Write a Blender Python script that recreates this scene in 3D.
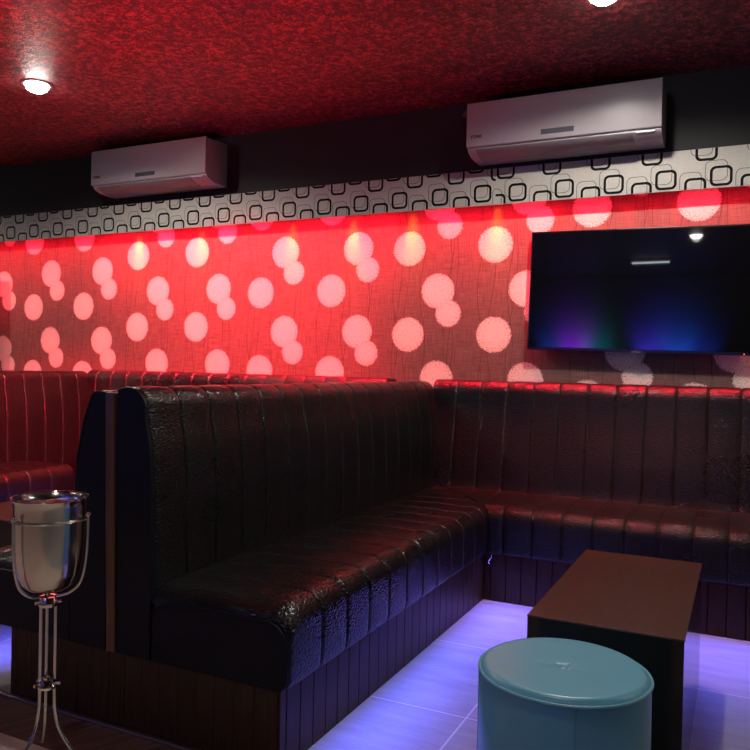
import bpy, bmesh, math, random
from mathutils import Vector, Matrix
random.seed(7)
for o in list(bpy.data.objects): bpy.data.objects.remove(o)
sc = bpy.context.scene
COL = sc.collection
PI = math.pi

# ------------------------------------------------------------------ camera
F, YAW, PITCH, ROLL, CD, CH = 763.1, 25.838, -0.621, 1.230, 4.1924, 1.0953
ya, pi_, ro = map(math.radians, (YAW, PITCH, ROLL))
fw = Vector((-math.sin(ya)*math.cos(pi_), math.cos(ya)*math.cos(pi_), math.sin(pi_)))
r0 = Vector((math.cos(ya), math.sin(ya), 0)); u0 = r0.cross(fw)
rr = r0*math.cos(ro)+u0*math.sin(ro); uu = -r0*math.sin(ro)+u0*math.cos(ro)
cd = bpy.data.cameras.new('camera'); cam = bpy.data.objects.new('camera', cd); COL.objects.link(cam)
cd.sensor_width = 36; cd.sensor_fit = 'HORIZONTAL'; cd.lens = F/750*36; cd.clip_start = .05
M = Matrix((rr, uu, -fw)).transposed().to_4x4(); M.translation = Vector((0, -CD, CH)); cam.matrix_world = M
sc.camera = cam
# ------------------------------------------------------------------ world, exposure
w = bpy.data.worlds.new('room_dark'); sc.world = w; w.use_nodes = True
w.node_tree.nodes['Background'].inputs[0].default_value = (.30, .32, .45, 1)
w.node_tree.nodes['Background'].inputs[1].default_value = .0
sc.view_settings.view_transform = 'Standard'; sc.view_settings.look = 'None'
sc.view_settings.exposure = 0; sc.view_settings.gamma = 1; sc.view_settings.use_curve_mapping = False
CEIL = 2.58
# ------------------------------------------------------------------ lights
def lamp(kind, name, loc, energy, color, aim=None, **kw):
    d = bpy.data.lights.new(name, kind); d.energy = energy; d.color = color
    for k, v in kw.items(): setattr(d, k, v)
    o = bpy.data.objects.new(name, d); COL.objects.link(o); o.location = loc
    if aim is not None:
        o.rotation_euler = (Vector(aim)-Vector(loc)).to_track_quat('-Z', 'Y').to_euler()
    return o
WARM = (1, .93, .84)
DOWN = [(-3.47, -1.284), (-.53, -1.12), (-6.42, -1.4), (2.2, -1.0), (-3.47, -4.81), (-.5, -4.81), (-6.4, -4.9), (-.40, -2.95)]
DOWNPOW = [120, 140, 80, 60, 7, 14, 7, 58]
for (x, y), e in zip(DOWN, DOWNPOW):
    nar = y == -2.95  # narrow beam of the downlight added to brighten the pouf
    lamp('SPOT', 'downlight_beam', (x, y, CEIL-.04), e, WARM, (x, y, 0), spot_size=math.radians(62 if nar else 166), spot_blend=1 if nar else .35, shadow_soft_size=.04)
RED = (1, .008, .03)
# red strip lights lying in the cove behind the pelmet
for x0, x1, e in [(-5.6, -4.3, 16), (-4.3, -1.9, 66), (-1.9, -.9, 15), (-.9, 1.2, 15)]:
    o = lamp('AREA', 'cove_red_strip', ((x0+x1)/2, -.085, 2.185), e, RED, ((x0+x1)/2, -.0, 1.25), shape='RECTANGLE', size=x1-x0, size_y=.02, spread=math.radians(50))
    zz = Vector((0, -.055, .88)).normalized(); o.matrix_world = Matrix.Translation(o.location) @ Matrix(((1, 0, 0), zz.cross((1, 0, 0)), zz)).transposed().to_4x4()
# single red diodes of the cove that draw scallops on the paper
xx = -5.2
while xx < .4:
    k = {0: 1, 1: .6}[random.random() < .4]*(1.0 if -4.4 < xx < -1.3 else .55)
    lamp('SPOT', 'cove_diode', (xx, -.05, 2.1), 20*k, (1, .01, .02) , (xx, -.012, 1.7), spot_size=math.radians(38), spot_blend=1, shadow_soft_size=.01)
    xx += .125 if xx > -1.6 else random.choice([.25, .375, .25])
# amber diodes among them
for x in (-3.93, -3.37, -2.64, -2.2, -1.80, -1.28):
    lamp('SPOT', 'cove_amber_diode', (x, -.05, 2.1), 15, (1, .5, .04), (x, -.004, 1.8), spot_size=math.radians(30), spot_blend=1, shadow_soft_size=.02)
# added red fill spots without fixtures, for ceiling, left booth, backrest top and seats
lamp('SPOT', 'red_party_spot', (-2.7, -2.9, 1.0), 230, RED, (-2.5, -2.2, CEIL), spot_size=math.radians(98), spot_blend=1, shadow_soft_size=.08)
lamp('SPOT', 'red_booth_spot', (-2.6, -2.6, 2.45), 2500, RED, (-4.2, -.75, .66), spot_size=math.radians(36), spot_blend=1, shadow_soft_size=.05)
lamp('SPOT', 'red_back_spot', (-2.75, -2.5, 2.45), 1000, RED, (-2.95, -.15, .97), spot_size=math.radians(50), spot_blend=1, shadow_soft_size=.05)
lamp('SPOT', 'red_seat_spot', (-.75, -1.0, 2.5), 120, RED, (-.55, -.50, .45), spot_size=math.radians(58), spot_blend=1, shadow_soft_size=.06)
lamp('SPOT', 'blue_bar_spot', (-4.6, -5.6, 1.3), 18, (.12, .12, 1), (-1.8, -2.5, .6), spot_size=math.radians(40), spot_blend=1, shadow_soft_size=.15)  # unseen blue spot from the camera side, aimed at the end panels

BLUE = (.11, .13, 1)
# blue strips tucked under the seat edges
def led(x0, y0, x1, y1, e, out):
    d = math.hypot(x1-x0, y1-y0)
    o = lamp('AREA', 'under_seat_blue_strip', ((x0+x1)/2, (y0+y1)/2, .2235), e, BLUE, None, shape='RECTANGLE', size=d, size_y=.012, spread=math.radians(98))
    z = Vector((-out[0]*.62, -out[1]*.62, .8)).normalized(); x = Vector((x1-x0, y1-y0, 0)).normalized(); y = z.cross(x)
    o.matrix_world = Matrix.Translation(o.location) @ Matrix((x, y, z)).transposed().to_4x4()
led(-1.05, -.722, 2.5, -.722, 11.5, (0, -1)); led(-1.078, -.75, -1.078, -2.42, 6.2, (1, 0))
led(-3.6, -.722, -2.4, -.722, 6, (0, -1)); led(-2.322, -.8, -2.322, -2.4, 6, (-1, 0)); led(-3.728, -.8, -3.728, -2.4, 6, (1, 0))

# ------------------------------------------------------------------ node helpers
class NB:
    def __init__(s, name):
        s.m = bpy.data.materials.new(name); s.m.use_nodes = True; s.t = s.m.node_tree; s.n = s.t.nodes; s.l = s.t.links
        s.b = s.n['Principled BSDF']
    def node(s, typ, **kw):
        n = s.n.new(typ)
        for k, v in kw.items(): setattr(n, k, v)
        return n
    def _set(s, sock, v):
        if isinstance(v, (int, float)): sock.default_value = v
        elif isinstance(v, (tuple, list)): sock.default_value = v if len(v) == len(sock.default_value) else tuple(v)+(1,)
        else: s.l.new(v, sock)
    def mt(s, op, a, b=None, c=None, clamp=False):
        n = s.node('ShaderNodeMath', operation=op, use_clamp=clamp); s._set(n.inputs[0], a)
        if b is not None: s._set(n.inputs[1], b)
        if c is not None: s._set(n.inputs[2], c)
        return n.outputs[0]
    def ss(s, x, lo, hi):
        n = s.node('ShaderNodeMapRange', interpolation_type='SMOOTHSTEP'); s._set(n.inputs['Value'], x)
        n.inputs['From Min'].default_value = lo; n.inputs['From Max'].default_value = hi; return n.outputs[0]
    def mix(s, f, a, b):
        n = s.node('ShaderNodeMix', data_type='RGBA'); s._set(n.inputs[0], f); s._set(n.inputs[6], a); s._set(n.inputs[7], b); return n.outputs[2]
    def obj(s): return s.node('ShaderNodeTexCoord').outputs['Object']
    def uv(s): return s.node('ShaderNodeTexCoord').outputs['UV']
    def pos(s): return s.node('ShaderNodeNewGeometry').outputs['Position']
    def sep(s, v):
        n = s.node('ShaderNodeSeparateXYZ'); s.l.new(v, n.inputs[0]); return n.outputs
    def comb(s, x, y, z=0):
        n = s.node('ShaderNodeCombineXYZ'); s._set(n.inputs[0], x); s._set(n.inputs[1], y); s._set(n.inputs[2], z); return n.outputs[0]
    def scale(s, v, sx, sy, sz):
        n = s.node('ShaderNodeVectorMath', operation='MULTIPLY'); s.l.new(v, n.inputs[0]); n.inputs[1].default_value = (sx, sy, sz); return n.outputs[0]
    def noise(s, v, sc_, det=3, rough=.5):
        n = s.node('ShaderNodeTexNoise'); s.l.new(v, n.inputs['Vector']); n.inputs['Scale'].default_value = sc_
        n.inputs['Detail'].default_value = det; n.inputs['Roughness'].default_value = rough; return n.outputs['Fac']
    def bump(s, h, st, dist=.002):
        n = s.node('ShaderNodeBump'); n.inputs['Strength'].default_value = st; n.inputs['Distance'].default_value = dist
        s.l.new(h, n.inputs['Height']); s.l.new(n.outputs[0], s.b.inputs['Normal'])
    def out(s, color=None, rough=None, metal=None, spec=None, coat=None, emis=None, estr=None):
        if color is not None: s._set(s.b.inputs['Base Color'], color)
        if rough is not None: s._set(s.b.inputs['Roughness'], rough)
        if metal is not None: s._set(s.b.inputs['Metallic'], metal)
        if spec is not None: s._set(s.b.inputs['Specular IOR Level'], spec)
        if coat is not None: s._set(s.b.inputs['Coat Weight'], coat)
        if emis is not None: s._set(s.b.inputs['Emission Color'], emis); s._set(s.b.inputs['Emission Strength'], estr)
        return s.m

def plain(name, col, rough=.5, metal=0, spec=.5, var=.06, sc_=30, bump=0, coat=None):
    b = NB(name); v = b.obj(); n = b.noise(v, sc_, 4)
    c2 = tuple(max(0, c*(1-var*2)) for c in col)
    b.out(b.mix(n, c2, tuple(min(1, c*(1+var)) for c in col)), rough, metal, spec, coat)
    if bump: b.bump(n, bump)
    return b.m
def glow(name, col, st):
    b = NB(name); b.out((.02, .02, .02), .5, emis=col, estr=st); return b.m

MT = {}
def mk_croc(name, col, rough, bst):
    b = NB(name); v = b.obj()
    nz = b.noise(v, 9, 2)
    vm = b.node('ShaderNodeVectorMath', operation='ADD'); b.l.new(b.scale(v, 1, 1, 1.0), vm.inputs[0])
    b.l.new(b.comb(b.mt('MULTIPLY', nz, .02), b.mt('MULTIPLY', nz, .015), b.mt('MULTIPLY', nz, .02)), vm.inputs[1])
    vo = b.node('ShaderNodeTexVoronoi', feature='DISTANCE_TO_EDGE'); b.l.new(b.scale(vm.outputs[0], 52, 52, 100), vo.inputs['Vector']); vo.inputs['Scale'].default_value = 1
    h = b.ss(vo.outputs['Distance'], 0, .30)
    f = b.noise(v, 2.2, 2)
    h2 = b.mt('ADD', b.mt('MULTIPLY', h, b.mt('ADD', .75, b.mt('MULTIPLY', f, .4))), b.mt('MULTIPLY', b.noise(v, 14, 3), .9))
    b.out(b.mix(h, tuple(c*.6 for c in col), col), b.mt('ADD', rough-.06, b.mt('MULTIPLY', f, .14)), 0, .36)
    b.bump(h2, bst, .0035); return b.m
MT['croc'] = mk_croc('black_croc_leather', (.0115, .0125, .0135), .28, .38)
MT['seam'] = plain('seam_thread', (.12, .10, .09), .5)
MT['navy'] = plain('dark_vinyl', (.007, .007, .014), .5, spec=.2, bump=.25, sc_=160)
def mk_wood(name, c1, c2, rough, sx=3, sy=40, sz=3, coat=None):
    b = NB(name); v = b.obj(); s_ = b.scale(v, sx, sy, sz)
    n = b.noise(s_, 3, 6, .65)
    b.out(b.mix(b.ss(n, .3, .72), c1, c2), rough, coat=coat); b.bump(n, .08); return b.m
MT['plinth'] = mk_wood('walnut_plinth_wood', (.032, .013, .007), (.066, .030, .014), .45, 40, 40, 3); MT['plinth'].node_tree.nodes['Principled BSDF'].inputs['Specular IOR Level'].default_value = .25
MT['trimwood'] = mk_wood('oak_strip_wood', (.10, .045, .018), (.19, .09, .035), .4, 40, 40, 2)
MT['tabletop'] = mk_wood('table_top_wood', (.050, .018, .010), (.078, .031, .018), .36, 26, 3, 3)
MT['tableside'] = plain('table_side_lacquer', (.014, .006, .005), .13, spec=.45)
MT['teal'] = plain('teal_vinyl', (.13, .42, .57), .30, bump=.12, sc_=260, var=.04)
MT['tealpipe'] = plain('teal_piping', (.15, .42, .53), .36, var=.03)
MT['steel'] = plain('polished_steel', (.80, .76, .70), .10, 1, var=.02)
b = NB('brushed_steel'); v = b.obj(); n = b.noise(b.scale(v, 55, 55, 1.5), 1, 3, .6); b.out((.72, .68, .62), b.mt('ADD', .12, b.mt('MULTIPLY', n, .12)), 1); b.bump(n, .16, .004); MT['brushed'] = b.m
MT['steeltube'] = plain('steel_rod', (.70, .67, .64), .20, 1, var=.02)
MT['black'] = plain('matt_black', (.012, .012, .013), .6)
MT['bulkhead'] = plain('black_paint', (.006, .0055, .006), .7, bump=.1)
MT['acwhite'] = plain('white_plastic', (.31, .275, .29), .38, var=.02)
MT['acgrey'] = plain('grey_plastic', (.15, .135, .14), .4, var=.02)
MT['acdisp'] = plain('display_plastic', (.07, .075, .09), .25)
MT['screen'] = NB('tv_screen'); MT['screen'] = MT['screen'].out((.004, .004, .005), .025, spec=.5)
MT['bezel'] = plain('tv_bezel', (.008, .008, .009), .25)
MT['frieze'] = plain('cream_paper', (.43, .405, .36), .6, var=.08, sc_=90)
MT['fblack'] = plain('frieze_black_ink', (.006, .006, .006), .7, spec=.1)
MT['fgrey'] = plain('frieze_grey_ink', (.10, .085, .08), .5)
MT['chrome'] = plain('aluminium_strip', (.45, .43, .42), .35, 1)
MT['lampon'] = glow('downlight_glow', (1, .95, .88), 60)
MT['blueled'] = glow('blue_led', (.14, .13, 1), 9)
MT['wall'] = plain('dark_wall_paint', (.05, .04, .045), .7, bump=.1)

def mk_paper():
    b = NB('ball_wallpaper'); s_ = b.sep(b.uv()); P, V = .53, .5117
    nz = b.noise(b.scale(b.uv(), 1, 1, 1), 130, 2); nz2 = b.noise(b.uv(), 150, 1)
    u = b.mt('FLOORED_MODULO', s_[0], P); v = b.mt('FLOORED_MODULO', s_[1], V)
    d = None
    for cx, cy, r in ((.15, .13, .102), (.337, .386, .102), (.403, .254, .078)):
        dx = b.mt('SUBTRACT', u, cx); dy = b.mt('SUBTRACT', v, cy)
        q = b.mt('SUBTRACT', b.mt('SQRT', b.mt('ADD', b.mt('MULTIPLY', dx, dx), b.mt('MULTIPLY', dy, dy))), r)
        d = q if d is None else b.mt('MINIMUM', d, q)
    rough_edge = b.mt('ADD', d, b.mt('MULTIPLY', b.mt('SUBTRACT', nz, .5), .034))
    ball = b.mt('SUBTRACT', 1, b.ss(rough_edge, -.004, .003))
    # specks inside the rim
    rim = b.ss(d, -.05, .0)
    speck = b.ss(b.mt('ADD', nz2, b.mt('MULTIPLY', rim, .10)), .62, .70)
    ball = b.mt('MULTIPLY', ball, b.mt('SUBTRACT', 1, b.mt('MULTIPLY', speck, .75)))
    # linen weave
    wv = b.noise(b.scale(b.uv(), 9, 190, 1), 1, 3, .7); wh = b.noise(b.scale(b.uv(), 190, 9, 1), 1, 3, .7)
    weave = b.mt('ADD', b.mt('MULTIPLY', wv, .5), b.mt('MULTIPLY', wh, .5))
    base = b.mix(b.ss(weave, .32, .68), (.115, .066, .060), (.23, .145, .128))
    # thin wavy vertical lines
    lines = None
    for k, (per, am, fq, ph) in enumerate(((.265, .022, 7, 0), (.177, .018, 10, 2), (.3533, .030, 5, 4))):
        sn = b.mt('MULTIPLY', b.mt('SINE', b.mt('ADD', b.mt('MULTIPLY', s_[1], fq), ph)), am)
        fr = b.mt('FLOORED_MODULO', b.mt('ADD', b.mt('ADD', s_[0], sn), .05*k), per)
        ln = b.mt('SUBTRACT', 1, b.ss(b.mt('ABSOLUTE', b.mt('SUBTRACT', fr, per/2)), .0008, .0024))
        lines = ln if lines is None else b.mt('MAXIMUM', lines, ln)
    base = b.mix(b.mt('MULTIPLY', lines, .65), base, (.03, .018, .016))
    col = b.mix(ball, base, b.mix(nz, (.72, .65, .58), (.90, .84, .76)))
    b.out(col, .62, spec=.3); return b.m
MT['paper'] = mk_paper()

def mk_ceiling():
    b = NB('speckled_red_ceiling'); v = b.pos()
    n = b.noise(v, 26, 4, .75); n2 = b.noise(v, 5, 3); n3 = b.noise(v, 90, 2, .6)
    k = b.mt('ADD', b.mt('MULTIPLY', n, .65), b.mt('MULTIPLY', n3, .35))
    k = b.mt('ADD', k, b.mt('MULTIPLY', b.mt('SUBTRACT', n2, .5), .12))
    r = b.node('ShaderNodeValToRGB'); b.l.new(k, r.inputs[0]); e = r.color_ramp.elements
    e[0].position = .38; e[0].color = (.02, .008, .008, 1); e[1].position = .62; e[1].color = (.50, .085, .085, 1)  # red glow of the lamps is mixed into a neutral ceiling's colour
    m = r.color_ramp.elements.new(.5); m.color = (.10, .020, .022, 1)
    b.out(r.outputs[0], .5, spec=.5); b.bump(k, .9, .01); return b.m
MT['ceiling'] = mk_ceiling()

def mk_tiles():
    b = NB('floor_tiles'); s_ = b.sep(b.pos()); T = .6
    fx = b.mt('FLOORED_MODULO', b.mt('ADD', s_[0], .76+6*T), T); fy = b.mt('FLOORED_MODULO', b.mt('ADD', s_[1], 1.914+6*T), T)
    ex = b.mt('MINIMUM', fx, b.mt('SUBTRACT', T, fx)); ey = b.mt('MINIMUM', fy, b.mt('SUBTRACT', T, fy))
    g = b.mt('SUBTRACT', 1, b.ss(b.mt('MINIMUM', ex, ey), .0016, .0036))
    n = b.noise(b.scale(b.pos(), 1.5, 7, 1), 2.5, 6, .62)
    c = b.mix(b.ss(n, .3, .7), (.27, .255, .26), (.37, .35, .35))
    b.out(b.mix(g, c, (.66, .58, .56)), b.mt('ADD', .40, b.mt('MULTIPLY', n, .12)), spec=.5); return b.m
MT['tiles'] = mk_tiles()
def mk_planks(name, c1, c2, ang):
    b = NB(name); v = b.pos()
    mp = b.node('ShaderNodeMapping'); mp.inputs['Rotation'].default_value = (0, 0, ang); b.l.new(v, mp.inputs[0])
    n = b.noise(b.scale(mp.outputs[0], 40, 4, 1), 1, 6, .7)
    s_ = b.sep(mp.outputs[0]); fx = b.mt('FLOORED_MODULO', s_[0], .12)
    g = b.mt('SUBTRACT', 1, b.ss(fx, .001, .003))
    b.out(b.mix(g, b.mix(b.ss(n, .3, .7), c1, c2), (.01, .006, .004)), .4); return b.m
MT['woodfloor'] = mk_planks('dark_wood_floor', (.07, .040, .026), (.21, .125, .085), .5)
MT['beige'] = plain('beige_floor', (.62, .52, .44), .5, sc_=12)

# ------------------------------------------------------------------ mesh helpers
def link(name, bm, mats, parent=None, smooth=False, loc=None):
    bmesh.ops.recalc_face_normals(bm, faces=bm.faces)
    me = bpy.data.meshes.new(name); bm.to_mesh(me); bm.free()
    for m in (mats if isinstance(mats, (list, tuple)) else [mats]): me.materials.append(m)
    if smooth:
        for p in me.polygons: p.use_smooth = True
        me.set_sharp_from_angle(angle=math.radians(38 if smooth is True else smooth))
    o = bpy.data.objects.new(name, me); COL.objects.link(o)
    if loc: o.location = loc
    if parent is not None: o.parent = parent; o.matrix_parent_inverse = Matrix.Identity(4)
    return o
def tag(o, label=None, cat=None, group=None, kind=None):
    if label: o['label'] = label
    if cat: o['category'] = cat
    if group: o['group'] = group
    if kind: o['kind'] = kind
    return o
def thing(name, label, cat, loc=(0, 0, 0), rot=(0, 0, 0), group=None):
    o = bpy.data.objects.new(name, None); COL.objects.link(o); o.location = loc; o.rotation_euler = rot; o.empty_display_size = .1
    return tag(o, label, cat, group)
def box(bm, x0, x1, y0, y1, z0, z1, bev=0, mi=0, seg=2):
    r = bmesh.ops.create_cube(bm, size=1)
    vs = r['verts']
    for v in vs: v.co = Vector(((x0+x1)/2+v.co.x*(x1-x0), (y0+y1)/2+v.co.y*(y1-y0), (z0+z1)/2+v.co.z*(z1-z0)))
    fs = set(f for v in vs for f in v.link_faces)
    for f in fs: f.material_index = mi
    if bev:
        es = list(set(e for v in vs for e in v.link_edges))
        bmesh.ops.bevel(bm, geom=es, offset=bev, segments=seg, affect='EDGES', profile=.6)
def bx(*a, **k):
    bm = bmesh.new(); box(bm, *a, **k); return bm
def lathe(bm, prof, seg=48, cx=0, cy=0, closed=False):
    rings = []
    for r, z in prof:
        rings.append([bm.verts.new((cx+max(r, 1e-5)*math.cos(2*PI*i/seg), cy+max(r, 1e-5)*math.sin(2*PI*i/seg), z)) for i in range(seg)])
    n = len(rings)
    for k in range(n if closed else n-1):
        a, b_ = rings[k], rings[(k+1) % n]
        for i in range(seg): bm.faces.new((a[i], a[(i+1) % seg], b_[(i+1) % seg], b_[i]))
    if not closed:
        if prof[0][0] > 1e-4: bm.faces.new(rings[0][::-1])
        if prof[-1][0] > 1e-4: bm.faces.new(rings[-1])
    bmesh.ops.remove_doubles(bm, verts=bm.verts, dist=1e-6)
def tube(bm, pts, r, seg=10, closed=False):
    pts = [Vector(p) for p in pts]; n = len(pts); rings = []
    up = Vector((0, 0, 1))
    prevn = None
    for i, p in enumerate(pts):
        if closed: t = pts[(i+1) % n]-pts[i-1]
        else: t = pts[min(i+1, n-1)]-pts[max(i-1, 0)]
        t.normalize()
        a = prevn if prevn is not None else (Vector((1, 0, 0)) if abs(t.z) > .9 else up)
        nrm = (a-t*a.dot(t)).normalized(); prevn = nrm; bi = t.cross(nrm)
        rings.append([bm.verts.new(p+(nrm*math.cos(2*PI*k/seg)+bi*math.sin(2*PI*k/seg))*r) for k in range(seg)])
    for i in range(n if closed else n-1):
        a, b_ = rings[i], rings[(i+1) % n]
        for k in range(seg): bm.faces.new((a[k], a[(k+1) % seg], b_[(k+1) % seg], b_[k]))
    if not closed: bm.faces.new(rings[0][::-1]); bm.faces.new(rings[-1])
def smooth_pts(pts, n=6):
    out = []; P_ = [Vector(p) for p in pts]
    for i in range(len(P_)-1):
        p0 = P_[max(i-1, 0)]; p1 = P_[i]; p2 = P_[i+1]; p3 = P_[min(i+2, len(P_)-1)]
        for k in range(n):
            t = k/n
            out.append(.5*((2*p1)+(-p0+p2)*t+(2*p0-5*p1+4*p2-p3)*t*t+(-p0+3*p1-3*p2+p3)*t**3))
    out.append(P_[-1]); return out
def arc(cx, cz, r, a0, a1, n=6):
    return [(cx+r*math.cos(math.radians(a0+(a1-a0)*i/n)), cz+r*math.sin(math.radians(a0+(a1-a0)*i/n))) for i in range(n+1)]
def densify(prof, step=.03):
    out = []
    for i in range(len(prof)-1):
        a, b_ = prof[i], prof[i+1]; L = math.hypot(b_[0]-a[0], b_[1]-a[1]); n = max(1, int(L/step))
        for k in range(n): out.append((a[0]+(b_[0]-a[0])*k/n, a[1]+(b_[1]-a[1])*k/n))
    out.append(prof[-1]); return out

def channelled(front, back, s0, s1, pitch, start, fn, depth=.0045, pillow=.002, endr=.018):
    """front: soft open outline (depth, height) that carries the stitched channels, back: the hard rest of the loop.
    fn(s, a, z) -> xyz; seams lie at start + k*pitch."""
    fr = densify(front); nf = len(fr); loop = fr+list(back)
    nrm = []
    for i in range(nf):
        a = fr[max(i-1, 0)]; b_ = fr[min(i+1, nf-1)]; tx, tz = b_[0]-a[0], b_[1]-a[1]; L = math.hypot(tx, tz) or 1
        nrm.append((tz/L, -tx/L))
    # make normals point outwards from the loop centroid
    cx = sum(p[0] for p in loop)/len(loop); cz = sum(p[1] for p in loop)/len(loop)
    mid = nf//2
    if (fr[mid][0]-cx)*nrm[mid][0]+(fr[mid][1]-cz)*nrm[mid][1] < 0: nrm = [(-x, -z) for x, z in nrm]
    k0 = math.floor((s0-start)/pitch); seams = []
    k = k0
    while start+k*pitch < s1+1e-6: seams.append(start+k*pitch); k += 1
    seams = [s for s in seams if s0+.03 < s < s1-.03]
    ks = [s0]+seams+[s1]; ss = []
    for a, b_ in zip(ks[:-1], ks[1:]):
        for t in (0, .018, .045, .1, .22, .4, .6, .78, .9, .955, .982):
            ss.append((a+(b_-a)*t, t, a == s0, b_ == s1))
    ss.append((s1, 1, False, True))
    bm = bmesh.new(); rings = []
    for s, t, first, last in ss:
        e = 0
        g = math.exp(-(min(t, 1-t)*pitch/.0042)**2)
        if (first and t < .5) or (last and t > .5): g = 0
        off = -(g*depth + pillow*(abs(2*t-1)**2.5))
        de = min(s-s0, s1-s)
        if de < endr: off -= endr-math.sqrt(max(0, endr**2-(endr-de)**2)); 
        ring = []
        for i, (a, z) in enumerate(loop):
            if i < nf:
                wgt = 1
                edge = min(i, nf-1-i)
                if edge == 0: wgt = .3
                ring.append(bm.verts.new(fn(s, a+nrm[i][0]*off*wgt, z+nrm[i][1]*off*wgt)))
            else: ring.append(bm.verts.new(fn(s, a, z)))
        rings.append(ring)
    n = len(loop)
    for a, b_ in zip(rings[:-1], rings[1:]):
        for i in range(n): bm.faces.new((a[i], a[(i+1) % n], b_[(i+1) % n], b_[i]))
    bm.faces.new(rings[0]); bm.faces.new(rings[-1][::-1])
    return bm
def slice_keep(bm, co, no):
    r = bmesh.ops.bisect_plane(bm, geom=bm.verts[:]+bm.edges[:]+bm.faces[:], plane_co=co, plane_no=no, clear_outer=True)
    es = [e for e in r['geom_cut'] if isinstance(e, bmesh.types.BMEdge)]
    if es: bmesh.ops.holes_fill(bm, edges=es)
def grooved(s0, s1, a0, a1, z0, z1, pitch, start, fn, depth=.005):
    """a plinth board whose face at a1 is cut by upright V grooves"""
    xs = [s0]; k = math.ceil((s0-start)/pitch)
    while start+k*pitch < s1-.012:
        c = start+k*pitch; k += 1
        if c < s0+.012: continue
        xs += [c-.003, c, c+.003]
    xs.append(s1); bm = bmesh.new(); rows = []
    for i, s in enumerate(xs):
        d = depth if (i % 3 == 2 and 0 < i < len(xs)-1) else 0
        rows.append([bm.verts.new(fn(s, a0, z0)), bm.verts.new(fn(s, a1-d, z0)), bm.verts.new(fn(s, a1-d, z1)), bm.verts.new(fn(s, a0, z1))])
    for a, b_ in zip(rows[:-1], rows[1:]):
        for i in range(4): bm.faces.new((a[i], a[(i+1) % 4], b_[(i+1) % 4], b_[i]))
    bm.faces.new(rows[0]); bm.faces.new(rows[-1][::-1]); return bm

# ------------------------------------------------------------------ the setting
XL, XR, YB = -7.6, 3.2, -8.6
def struct(name, bm, mats): return tag(link(name, bm, mats), kind='structure')
# floor: tiles with a band of dark boards and a beige floor in front of the booth
bm = bmesh.new()
def quad(bm, x0, x1, y0, y1, z, mi):
    f = bm.faces.new([bm.verts.new(p) for p in ((x0, y0, z), (x1, y0, z), (x1, y1, z), (x0, y1, z))]); f.material_index = mi
quad(bm, XL, XR, -2.475, 0, 0, 0)
quad(bm, -.75, XR, YB, -2.475, 0, 0)
quad(bm, XL, -.75, -2.66, -2.475, 0, 1)
quad(bm, XL, -.75, YB, -2.66, 0, 2)
o = struct('floor', bm, [MT['tiles'], MT['woodfloor'], MT['beige']])
struct('ceiling', bx(XL, XR, YB, 0, CEIL, CEIL+.08), MT['ceiling'])
# wallpapered wall: one strip per roll of paper, each roll with its own drop in the UVs
X0, P, V = -4.9986, .53, .5117
drops = {-3: .12, -2: .30, -1: .41, 0: 1.5008, 1: 1.8554, 2: 1.5656, 3: 1.8032, 4: 1.9702, 5: 1.66, 6: 1.9, 7: 1.75}
bm = bmesh.new(); uvl = bm.loops.layers.uv.new('UVMap')
for g, dz in drops.items():
    a = X0-.15+2*g*P; b_ = min(a+2*P, XR); a = max(a, XL)
    if a >= b_: continue
    vs = [bm.verts.new(p) for p in ((a, 0, 0), (b_, 0, 0), (b_, 0, CEIL), (a, 0, CEIL))]
    f = bm.faces.new(vs)
    for lp in f.loops: lp[uvl].uv = (lp.vert.co.x-(X0-.15)+20*P, lp.vert.co.z-dz+.13+10*V)
o = struct('wall_back', bm, MT['paper'])
struct('wall_left', bx(XL-.08, XL, YB, 0, 0, CEIL), MT['wall'])
struct('wall_right', bx(XR, XR+.08, YB, 0, 0, CEIL), MT['wall'])
struct('wall_front', bx(XL, XR, YB-.08, YB, 0, CEIL), plain('pale_wall_paint', (.20, .20, .22), .7))
# black bulkhead box over the patterned pelmet board
struct('trim_1', bx(XL, XR, -.12, -.001, 2.202, CEIL), MT['bulkhead'])
# patterned pelmet: board with printed rounded squares
ZB, ZT, YF = 2.003, 2.2, -.12
bm = bmesh.new(); box(bm, XL, XR, YF, YF+.012, ZB, ZT)
def ring(bm, cx, cz, w_, h_, t, mi, y, xlo, xhi):
    b2 = bmesh.new(); outl = []
    for (W, H, R) in ((w_/2, h_/2, min(w_, h_)*.27), (w_/2-t, h_/2-t, min(w_, h_)*.27-t*.8)):
        pts = []
        for qx, qz, a0 in ((1, 1, 0), (-1, 1, 90), (-1, -1, 180), (1, -1, 270)):
            for i in range(6):
                a = math.radians(a0+90*i/5)
                pts.append(b2.verts.new((cx+qx*(W-R)+R*math.cos(a), y, cz+qz*(H-R)+R*math.sin(a))))
        outl.append(pts)
    n = len(outl[0])
    for i in range(n): b2.faces.new((outl[0][i], outl[0][(i+1) % n], outl[1][(i+1) % n], outl[1][i]))
    for co, no in (((0, 0, ZT-.0005), (0, 0, 1)), ((0, 0, ZB+.0005), (0, 0, -1)), ((xlo, 0, 0), (-1, 0, 0)), ((xhi, 0, 0), (1, 0, 0))):
        if b2.verts: bmesh.ops.bisect_plane(b2, geom=b2.verts[:]+b2.edges[:]+b2.faces[:], plane_co=co, plane_no=no, clear_outer=True)
    mp = {}
    for f in b2.faces:
        nf = bm.faces.new([mp.setdefault(v.index if v.index >= 0 else id(v), None) or mp.__setitem__(id(v), bm.verts.new(v.co)) or mp[id(v)] for v in f.verts]) if False else None
        vs = []
        for v in f.verts:
            if v not in mp: mp[v] = bm.verts.new(v.co)
            vs.append(mp[v])
        nf = bm.faces.new(vs); nf.material_index = mi
    b2.free()
Q = .2523; SEAM = -1.258
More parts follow.
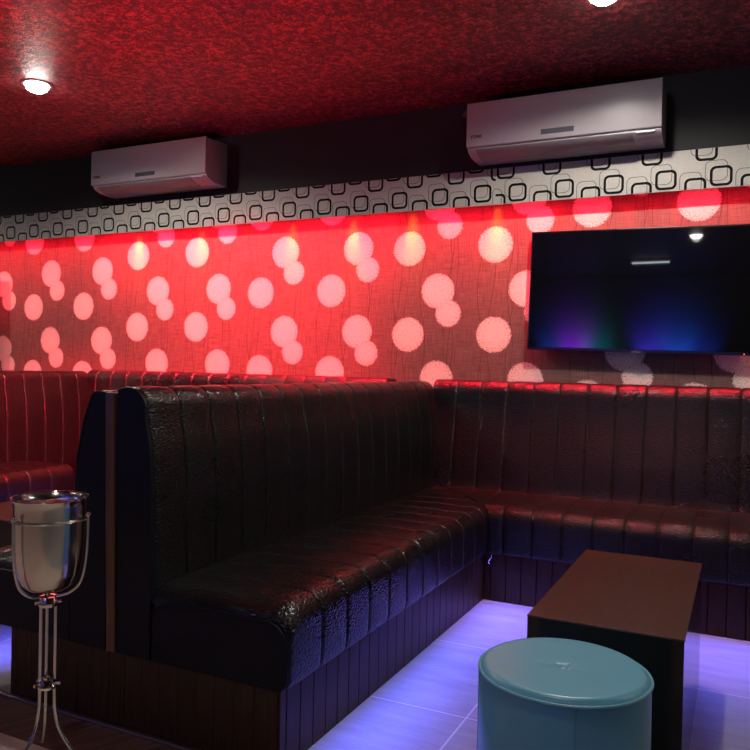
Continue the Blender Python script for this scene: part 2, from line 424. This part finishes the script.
def pattern(xstart, xend, phase, elems):
    k = math.floor((xstart-phase)/Q)-1
    while phase+k*Q < xend+Q:
        for dx, cz in elems:
            c = phase+(k+dx)*Q
            ring(bm, c-.022, cz+.028, .102, .102, .0034, 2, YF-.0004, xstart, xend)
            ring(bm, c, cz, .102, .099, .0130, 1, YF-.0008, xstart, xend)
        k += 1
pattern(XL, SEAM, -5.117, [(0, 2.068), (.51, 2.013), (.375, 2.181), (-.165, 2.233)])
pattern(SEAM, XR, -.378, [(0, 2.060), (.54, 2.010), (-.27, 2.188)])
bm.faces.ensure_lookup_table()
me = bpy.data.meshes.new('trim_2'); bm.to_mesh(me); bm.free()
for k in ('frieze', 'fblack', 'fgrey'): me.materials.append(MT[k])
o = bpy.data.objects.new('trim_2', me); COL.objects.link(o); tag(o, kind='structure')
# metal strip along the floor joint
struct('trim_3', bx(-2.6, -1.06, -2.492, -2.476, .0005, .010, bev=.003), MT['chrome'])
struct('baseboard_left', bx(XL, XL+.015, YB+.02, -1, .001, .09), MT['black'])

# ------------------------------------------------------------------ banquettes
SB, ST = .225, .452          # seat underside and top
SF = [(.15, ST-.006), (.30, ST), (.50, ST+.002), (.62, ST-.001)]+arc(.662, ST-.073, .073, 88, 0, 7)+[(.737, .32), (.735, .26)]+arc(.715, SB+.02, .02, 0, -80, 3)
SBK = [(.15, SB)]
def wall_fn(s, a, z): return (s, -a, z)
BF = [(.250, SB+.20), (.235, SB+.235), (.215, .60), (.180, .80), (.165, .92)]+arc(.095, .963, .070, 4, 100, 8)+[(.03, 1.028)]
BBK = [(.004, 1.02), (.004, SB+.20)]
# long banquette on the back wall, right of the divider
t = thing('corner_banquette', 'long black channelled leather banquette running along the wallpapered wall under the television', 'banquette', (0, 0, 0))
S0, S1 = -1.585, 2.6
link('backrest', channelled(BF, BBK, S0, S1, .1432, -1.157, wall_fn, endr=.002), MT['croc'], t, True)
bm = channelled(SF, SBK, -1.535, S1, .1365, -.863, wall_fn, endr=0)
slice_keep(bm, (-1.061, -.737, 0), Vector((-.535, -.47, 0)).normalized())
link('seat', bm, MT['croc'], t, True)
bm = grooved(-1.0925, S1, .02, .70, 0.001, SB-.003, .0725, -.987, wall_fn); link('plinth', bm, MT['plinth'], t)

bm = bmesh.new(); tube(bm, smooth_pts([(-1.050, -.728, SB-.002), (-1.046, -.742, SB-.012), (-1.052, -.748, SB-.022), (-1.058, -.744, SB-.033), (-1.050, -.750, SB-.040)], 4), .0018, 6)
tag(link('loose_wire', bm, MT['acwhite'], t, True), 'short end of white wire at the inner corner')
# back wall banquette of the left booth
t = thing('corner_banquette', 'red-lit black channelled banquette on the wallpapered wall in the far left booth', 'banquette')
link('backrest', channelled(BF, BBK, -4.27, -1.885, .1432, -1.157, wall_fn), MT['croc'], t, True)
link('seat', channelled(SF, SBK, -3.70, -2.345, .1365, -3.66, wall_fn), MT['croc'], t, True)
link('plinth', grooved(-3.70, -2.15, .02, .70, .001, SB-.003, .0725, -3.66, wall_fn), MT['plinth'], t)


# back-to-back divider banquettes
PB = [(.160, SB), (.160, .45), (.156, .70), (.145, .84), (.128, .92)]+arc(.060, .955, .066, 10, 105, 8)+[(.018, 1.012)]
PBK = [(.018, SB)]
LB = [(.172, SB), (.172, .55), (.150, .78), (.120, .92), (.092, .985)]+arc(.072, .985, .02, 20, 100, 4)+[(.018, 1.006)]
PS = [(.155, ST-.012), (.25, ST-.004), (.40, ST), (.52, ST-.004)]+arc(.566, ST-.070, .068, 86, 0, 7)+[(.635, .32), (.634, .26)]+arc(.612, SB+.02, .02, 0, -80, 3)
PSK = [(.172, SB), (.172, .42)]
def divider(xc, y_end, mitre, label, left_led):
    t = thing('divider_banquette', label, 'banquette', (xc, y_end, 0))
    yl = lambda y: y-y_end
    R = lambda s, a, z: (a, yl(s), z)
    L = lambda s, a, z: (-a, yl(s), z)
    def droop(d, z):            # the seat cushion rounds down towards its near end
        k = max(0, min(1, (z-.30)/.10))
        return .040*(1-math.sqrt(max(0, 1-max(0, (.085-d)/.085)**2)))*k
    def seat_fn(sg): return lambda s, a, z: (sg*a, yl(s), z-droop(yl(s), z))
    tag(link('backrest', channelled(PB, PBK, y_end, -.15, .146, -2.318, R), [MT['croc']], t, True), 'right-facing channelled backrest')
    tag(link('backrest', channelled(LB, [(.018, SB)], y_end, -.24, .146, -2.318, L), [MT['croc']], t, True), 'left-facing channelled backrest')
    if mitre:
        bm = channelled(PS, PSK, y_end, -.20, .152, -1.992, seat_fn(1), endr=.010)
        slice_keep(bm, (.638, yl(-.742), 0), Vector((.535, .0, 0)).normalized() if False else Vector((.535, 1*.47, 0)).normalized())
    else:
        bm = channelled(PS, PSK, y_end, -.75, .152, -1.992, seat_fn(1), endr=.010)
    tag(link('seat', bm, MT['croc'], t, True), 'right-facing channelled seat')
    tag(link('seat', channelled(PS, PSK, y_end, -.75, .152, -1.992, seat_fn(-1), endr=.010), MT['croc'], t, True), 'left-facing channelled seat')
    # plain vinyl end panels with piping
    for sgn, prof, lab in ((1, PB, 'right end panel'), (-1, LB, 'left end panel')):
        bm = bmesh.new(); pts = [(.018, SB)]+[p for p in prof]
        pts = [(a-.004 if a > .05 else a, z-.004 if z > .9 else z) for a, z in pts]
        A = [bm.verts.new((sgn*a, -.006, z)) for a, z in pts]; B = [bm.verts.new((sgn*a, .010, z)) for a, z in pts]
        bm.faces.new(A); bm.faces.new(B[::-1])
        for i in range(len(A)): bm.faces.new((A[i], A[(i+1) % len(A)], B[(i+1) % len(A)], B[i]))
        e = link('end_panel', bm, MT['navy'], t)
        bm = bmesh.new(); tube(bm, smooth_pts([(sgn*a, -.005, z) for a, z in pts[3:]], 2), .0042, 8)
        link('piping', bm, MT['navy'], e, True)
    for sgn in (1, -1):
        bm = bmesh.new(); pts = [(a, z) for a, z in PS if a > 0]+[(.172, SB)]
        pts = [(a-.008 if a > .5 else a, z-.046*max(0, min(1, (z-.30)/.10))) for a, z in pts]; pts[0] = (.166, ST-.095); pts[1] = (.205, ST-.056)
        pts[-1] = (.166, SB)
        A = [bm.verts.new((sgn*a, -.007, z)) for a, z in pts]; B = [bm.verts.new((sgn*a, .012, z)) for a, z in pts]
        bm.faces.new(A); bm.faces.new(B[::-1])
        for i in range(len(A)): bm.faces.new((A[i], A[(i+1) % len(A)], B[(i+1) % len(A)], B[i]))
        e = link('end_panel', bm, MT['navy'], t)
        bm = bmesh.new(); tube(bm, smooth_pts([(sgn*a, -.006, z) for a, z in pts[:-4]], 2), .0042, 8)
        link('piping', bm, MT['navy'], e, True)
    bm = bx(-.017, .017, -.012, yl(-.01), SB, 1.002, bev=.002)
    for v in bm.verts: v.co.x += (.62-v.co.z)*.026
    tag(link('centre_strip', bm, MT['trimwood'], t), 'upright brown wooden strip between the two backs')
    # plinth with grooved end
    gf = lambda s, a, z: (s, -a, z)
    bm = grooved(-.428, .598, -.30, 0.002, .001, SB-.003, .066, -.40, gf, .002)
    link('plinth', bm, MT['plinth'], t)
    bm = grooved(yl(y_end)+.0, yl(-.705), .30, .606, .001, SB-.003, .0725, .03, lambda s, a, z: (a, s+.002, z))
    link('plinth', bm, MT['plinth'], t)
    bm = grooved(.0, yl(-.005), .0, .428, .001, SB-.003, .0725, .03, lambda s, a, z: (-a, s+.306, z) if False else (-a, max(s, .302), z))
    link('plinth', bm, MT['plinth'], t)
    return t
divider(-1.70, -2.47, True, 'nearest back-to-back black leather banquette with navy end panel and brown strip, jutting from the wall', True)
divider(-4.35, -2.47, False, 'far left divider banquette, channelled leather lit bright red, partly cut by the picture edge', True)

# ------------------------------------------------------------------ coffee tables
def coffee_table(x0, x1, y0, y1, h, label):
    t = thing('coffee_table', label, 'table', ((x0+x1)/2, (y0+y1)/2, 0))
    a, b_ = (x1-x0)/2, (y1-y0)/2
    tag(link('tabletop', bx(-a, a, -b_, b_, h-.005, h, bev=.001), MT['tabletop'], t), 'matt reddish-brown wooden top')
    link('end_panel', bx(-a+.001, a-.001, -b_+.001, -b_+.022, .001, h-.005), MT['tableside'], t)
    link('end_panel', bx(-a+.001, a-.001, b_-.022, b_-.001, .001, h-.005), MT['tableside'], t)
    link('side_panel', bx(a-.022, a-.001, -b_+.022, b_-.022, .001, h-.005), MT['tableside'], t)
    link('side_panel', bx(-a+.001, -a+.022, -b_+.022, b_-.022, .001, h-.005), MT['tableside'], t)
    return t
coffee_table(-.517, -.118, -2.144, -1.280, .43, 'low block-shaped dark brown coffee table behind the blue pouf')
coffee_table(-3.08, -2.60, -2.03, -1.30, .43, 'brown coffee table top glimpsed at the left edge behind the ice bucket')

# ------------------------------------------------------------------ pouf
PX, PY, PR, PH = -.357, -2.430, .191, .421
t = thing('pouf', 'round teal blue vinyl pouf stool with a buttoned top in front of the coffee table', 'stool', (PX, PY, 0))
bm = bmesh.new(); lathe(bm, [(0, .012), (PR-.012, .012), (PR-.004, .02), (PR, .04), (PR+.001, .2), (PR, PH-.03), (PR-.002, PH-.016), (PR-.01, PH-.014), (0, PH-.014)], 96)
link('body', bm, MT['teal'], t, True)
bm = bmesh.new(); pr = []
for i in range(41):
    r = (PR-.004)*i/40
    z = PH+.001-.010*math.exp(-(r/.012)**2)-.004*math.exp(-(r/.05)**2)-.011*max(0, (r-(PR-.018))/.014)**2.2
    pr.append((r, z))
pr = [(p[0], p[1]) for p in pr]+[(PR-.008, PH-.0135), (0, PH-.0135)]
lathe(bm, pr, 96)
for v in bm.verts:
    a = math.atan2(v.co.y, v.co.x); r = math.hypot(v.co.x, v.co.y)
    if v.co.z > PH-.012: v.co.z += .0003*math.sin(a*9)*math.exp(-((r-.03)/.03)**2)*min(1, r/.02)
link('cushion_top', bm, MT['teal'], t, 60)
bm = bmesh.new(); tube(bm, [((PR)*math.cos(2*PI*i/96), (PR)*math.sin(2*PI*i/96), PH-.013) for i in range(96)], .0042, 8, True)
link('piping', bm, MT['tealpipe'], t, True)
bm = bmesh.new(); lathe(bm, [(0, PH-.016), (.011, PH-.016), (.012, PH-.012), (.008, PH-.008), (0, PH-.0065)], 24)
link('button', bm, MT['tealpipe'], t, True)
for sa in (-70, 110, 20, 200):
    a = math.radians(sa)
    bm = bmesh.new()
    for d in (-.004, .004):
        c, s = math.cos(a+d/PR*1.0), math.sin(a+d/PR*1.0)
        tube(bm, [((PR+.0008)*c, (PR+.0008)*s, z) for z in (.03, .2, PH-.02)], .0012, 6)
    link('seam', bm, MT['tealpipe'], t)
bm = bmesh.new(); lathe(bm, [(0, .001), (PR-.03, .001), (PR-.03, .012), (0, .012)], 48); link('base', bm, MT['black'], t)

# ------------------------------------------------------------------ ice bucket on its stand
BX, BY = -1.668, -2.730
t = thing('bucket_stand', 'tall chrome rod stand with three splayed feet holding the ice bucket', 'stand', (BX, BY, 0))
def ringpts(r, z, n=48): return [(r*math.cos(2*PI*i/n), r*math.sin(2*PI*i/n), z) for i in range(n)]
camdir = math.atan2(-CD-BY, 0-BX)      # bearing from the stand towards the camera
base_a = camdir+math.radians(65)
bm = bmesh.new(); tube(bm, ringpts(.0955, .670), .0030, 8, True); link('hoop', bm, MT['steeltube'], t, True)
for k in range(3):
    a = base_a+k*2*PI/3; c, s = math.cos(a), math.sin(a)
    prof = [(.1045, .682), (.1030, .60), (.097, .54), (.083, .496), (.052, .470), (.020, .461), (.014, .452)]
    bm = bmesh.new(); tube(bm, smooth_pts([(r*c, r*s, z) for r, z in prof], 5), .0042, 10)
    ar = link('arm', bm, MT['steeltube'], t, True)
    bm = bmesh.new(); bmesh.ops.create_uvsphere(bm, u_segments=16, v_segments=10, radius=.0075)
    link('knob', bm, MT['steel'], ar, True, loc=(.1045*c, .1045*s, .683))
    bm = bmesh.new(); tube(bm, [(.095*c, .095*s, .670), (.104*c, .104*s, .671)], .003, 8); link('clip', bm, MT['steeltube'], ar, True)
    prof = [(.021, .460), (.021, .40), (.021, .25), (.021, .20), (.024, .15), (.040, .095), (.085, .035), (.135, .006)]
    bm = bmesh.new(); tube(bm, smooth_pts([(r*c, r*s, z) for r, z in prof], 6), .0050, 10)
    lg = link('leg', bm, MT['steeltube'], t, True)
    bm = bmesh.new(); bmesh.ops.create_uvsphere(bm, u_segments=12, v_segments=8, radius=.0062); link('foot', bm, MT['steel'], lg, True, loc=(.135*c, .135*s, .0068))
for z in (.448, .227):
    bm = bmesh.new(); lathe(bm, [(.014, z-.013), (.024, z-.013), (.027, z-.006), (.021, z), (.027, z+.006), (.024, z+.013), (.014, z+.013)], 24, closed=True)
    cl = link('collar', bm, MT['steel'], t, True)
    for k in range(3):
        a = base_a+k*2*PI/3
        bm = bmesh.new(); tube(bm, [(.020*math.cos(a), .020*math.sin(a), z), (.038*math.cos(a), .038*math.sin(a), z+.002)], .0048, 8)
        link('screw', bm, MT['steel'], cl, True)
t = thing('ice_bucket', 'polished steel wine bucket with a rolled rim held up by the chrome stand', 'bucket', (BX, BY, 0))
prof = [(0, .476), (.030, .477), (.052, .483), (.068, .497), (.079, .524), (.0855, .565), (.0885, .61), (.0895, .66), (.0905, .704), (.0925, .716), (.0965, .724)]
inner = [(.0955, .7255), (.0905, .716), (.0885, .704), (.0872, .66), (.0865, .61), (.083, .565), (.0765, .524), (.066, .500), (.050, .486), (.030, .480), (0, .479)]
bm = bmesh.new(); lathe(bm, prof+inner, 72); link('bowl', bm, MT['brushed'], t, 50)
bm = bmesh.new(); tube(bm, ringpts(.0975, .7262, 72), .0030, 8, True); link('rim', bm, MT['steel'], t, True)

# ------------------------------------------------------------------ air conditioners
def text_bm(body, size, depth=.0006):
    cu = bpy.data.curves.new('lettering', 'FONT'); cu.body = body; cu.size = size; cu.extrude = depth; cu.resolution_u = 3; cu.offset = size*.02
    o = bpy.data.objects.new('lettering', cu); COL.objects.link(o); bpy.context.view_layer.update()
    me = bpy.data.meshes.new_from_object(o.evaluated_get(bpy.context.evaluated_depsgraph_get()))
    bpy.data.objects.remove(o); bm = bmesh.new(); bm.from_mesh(me)
    bmesh.ops.rotate(bm, verts=bm.verts, cent=(0, 0, 0), matrix=Matrix.Rotation(PI/2, 3, 'X')); return bm
def extr(prof, x0, x1, bev=0):
    bm = bmesh.new(); A = [bm.verts.new((x0, -a, z)) for a, z in prof]; B = [bm.verts.new((x1, -a, z)) for a, z in prof]
    bm.faces.new(A); bm.faces.new(B[::-1])
    for i in range(len(A)): bm.faces.new((A[i], A[(i+1) % len(A)], B[(i+1) % len(A)], B[i]))
    if bev:
        bmesh.ops.recalc_face_normals(bm, faces=bm.faces)
        es = [e for e in bm.edges if len(e.link_faces) == 2 and e.calc_face_angle(0) > math.radians(50)]
        bmesh.ops.bevel(bm, geom=es, offset=bev, segments=3, affect='EDGES', profile=.5)
    return bm
def ac(xc, z0, label):
    W = .485
    t = thing('air_conditioner', label, 'air conditioner', (xc, -.12, z0), group=None)
    # profile: depth from bulkhead, height; z0 = underside
    body = [(.0005, .030), (.085, .030), (.150, .034), (.198, .050), (.212, .066), (.212, .300), (.0005, .312)]
    link('body', extr(body, -W, W, .006), MT['acwhite'], t, 30)
    fp = [(.214, .072), (.226, .074), (.230, .082), (.230, .290), (.226, .305), (.214, .308)]
    link('front_panel', extr(fp, -W-.001, W+.001, .003), MT['acwhite'], t, 30)
    lv = [(.100, .0285), (.152, .0325), (.200, .0475), (.216, .064), (.212, .067), (.196, .052), (.150, .038), (.100, .034)]
    lvs = [(a+.003, z-.003) for a, z in lv]
    tag(link('air_flap', extr(lvs, -W+.05, W-.13, .001), MT['acgrey'], t, 30), 'greyer curved flap along the bottom')
    link('display', bx(-.090, .075, -.2315, -.2296, .098, .124, bev=.0006), MT['acdisp'], t)
    bm = text_bm('YORK', .024); link('brand_mark', bm, MT['fblack'], t, loc=(-W+.020, -.2302, .118))
    link('sensor_window', bx(W-.115, W-.030, -.2185, -.213, .056, .066, bev=.001), MT['acwhite'], t)
    # wedge shape for the pale triangle beside the left end
    bm = bmesh.new()
    vs = [bm.verts.new(p) for p in ((-W-.11, -.0005, .326), (-W-.001, -.0005, .326), (-W-.001, -.16, .326), (-W-.11, -.0005, .322), (-W-.001, -.0005, .285), (-W-.001, -.16, .305))]
    for f in ((0, 1, 2), (3, 5, 4), (0, 2, 5, 3), (0, 3, 4, 1), (1, 4, 5, 2)): bm.faces.new([vs[i] for i in f])
    link('bracket', bm, MT['acgrey'], t)
ac(-.868, 2.190, 'white split air conditioner on the black bulkhead, the right one, above the television')
ac(-3.560, 2.215, 'white split air conditioner on the black bulkhead, the left one, near the round downlight')

# ------------------------------------------------------------------ televisions
def tv(x0, x1, z0, z1, tilt, label):
    t = thing('television', label, 'television', ((x0+x1)/2, 0, (z0+z1)/2), (0, tilt, 0))
    a, b_ = (x1-x0)/2, (z1-z0)/2
    link('casing', bx(-a, a, -.085, -.040, -b_, b_, bev=.003), MT['bezel'], t)
    link('screen', bx(-a+.009, a-.009, -.0865, -.084, -b_+.016, b_-.009), MT['screen'], t)
    link('wall_mount', bx(-.22, .22, -.042, -.002, -.15, .15, bev=.003), MT['black'], t)
    link('brand_badge', bx(-.025, .025, -.089, -.0845, -b_-.006, -b_+.008, bev=.001), MT['acdisp'], t)
    tag(link('standby_light', bx(a-.075, a-.071, -.0875, -.085, -b_+.004, -b_+.008), glow('standby_red', (1, .05, .03), 6), t), 'tiny red standby light')
tv(-1.065, .075, 1.197, 1.835, math.radians(1.1), 'large black flat television on the patterned wall reflecting blue light, switched off')
tv(-6.5, -5.33, 1.06, 1.74, 0, 'black television beyond the left picture edge, only its shadow falls on the wallpaper')

# ------------------------------------------------------------------ downlights and the room behind the camera
labs = ['bright round downlight glowing in the red ceiling at the upper left', 'bright downlight in the ceiling cut by the top edge above the right air conditioner',
        'ceiling downlight above the booth out of view at the left', 'ceiling downlight past the right picture edge near the back wall', 'ceiling downlight behind the camera at the left of the room',
        'ceiling downlight behind the camera, mirrored as the white spot in the television', 'ceiling downlight behind the camera in the far left corner', 'ceiling downlight above the blue pouf, outside the top of the picture']
for (x, y), lb in zip(DOWN, labs):
    t = thing('downlight', lb, 'ceiling light', (x, y, CEIL), group='round ceiling downlights')
    bm = bmesh.new(); lathe(bm, [(.062, -.001), (.078, -.001), (.080, -.004), (.076, -.009), (.064, -.009), (.062, -.004)], 36, closed=True); link('trim_ring', bm, MT['chrome'], t, True)
    bm = bmesh.new(); lathe(bm, [(0, -.002), (.061, -.002), (.061, -.008), (.054, -.026), (.036, -.040), (0, -.046)], 36); link('lens', bm, MT['lampon'], t)  # flush lens given a dome that stands for the lamp's bloom
t = thing('tube_light', 'white tube lamp behind the camera, mirrored as a bright dash in the television', 'tube light', (-1.14, -6.52, CEIL))
link('housing', bx(-.26, .26, -.03, .03, -.035, -.001, bev=.004), MT['acwhite'], t)
bm = bmesh.new(); tube(bm, [(-.23, 0, -.048), (.23, 0, -.048)], .008, 12); link('tube', bm, glow('tube_glow', (.8, .9, 1), 16), t, True)
t = thing('bar_counter', 'long dark bar counter behind the camera, seen only as a reflection', 'counter', (-1.6, -7.3, 0))
link('front', bx(-2.2, 2.2, -.30, .25, .001, 1.08, bev=.005), MT['tableside'], t)
link('worktop', bx(-2.25, 2.25, -.35, .35, 1.08, 1.12, bev=.005), MT['tabletop'], t)
for dx, e, c in ((-1.15, 90, (.05, .12, 1)), (-.80, 220, (.35, .02, 1)), (-.5, 110, (0, .30, .40)), (-.2, 20, (0, .3, .3)), (.35, 170, (.08, .06, 1)), (.75, 170, (.02, .14, 1)), (1.1, 60, (.02, .09, .9))):
    lamp('SPOT', 'back_bar_uplight', (-1.7+dx, YB+.36, 1.20), e*1.9, c, (-1.7+dx, YB+.02, 1.54), spot_size=math.radians(78), spot_blend=1, shadow_soft_size=.03)
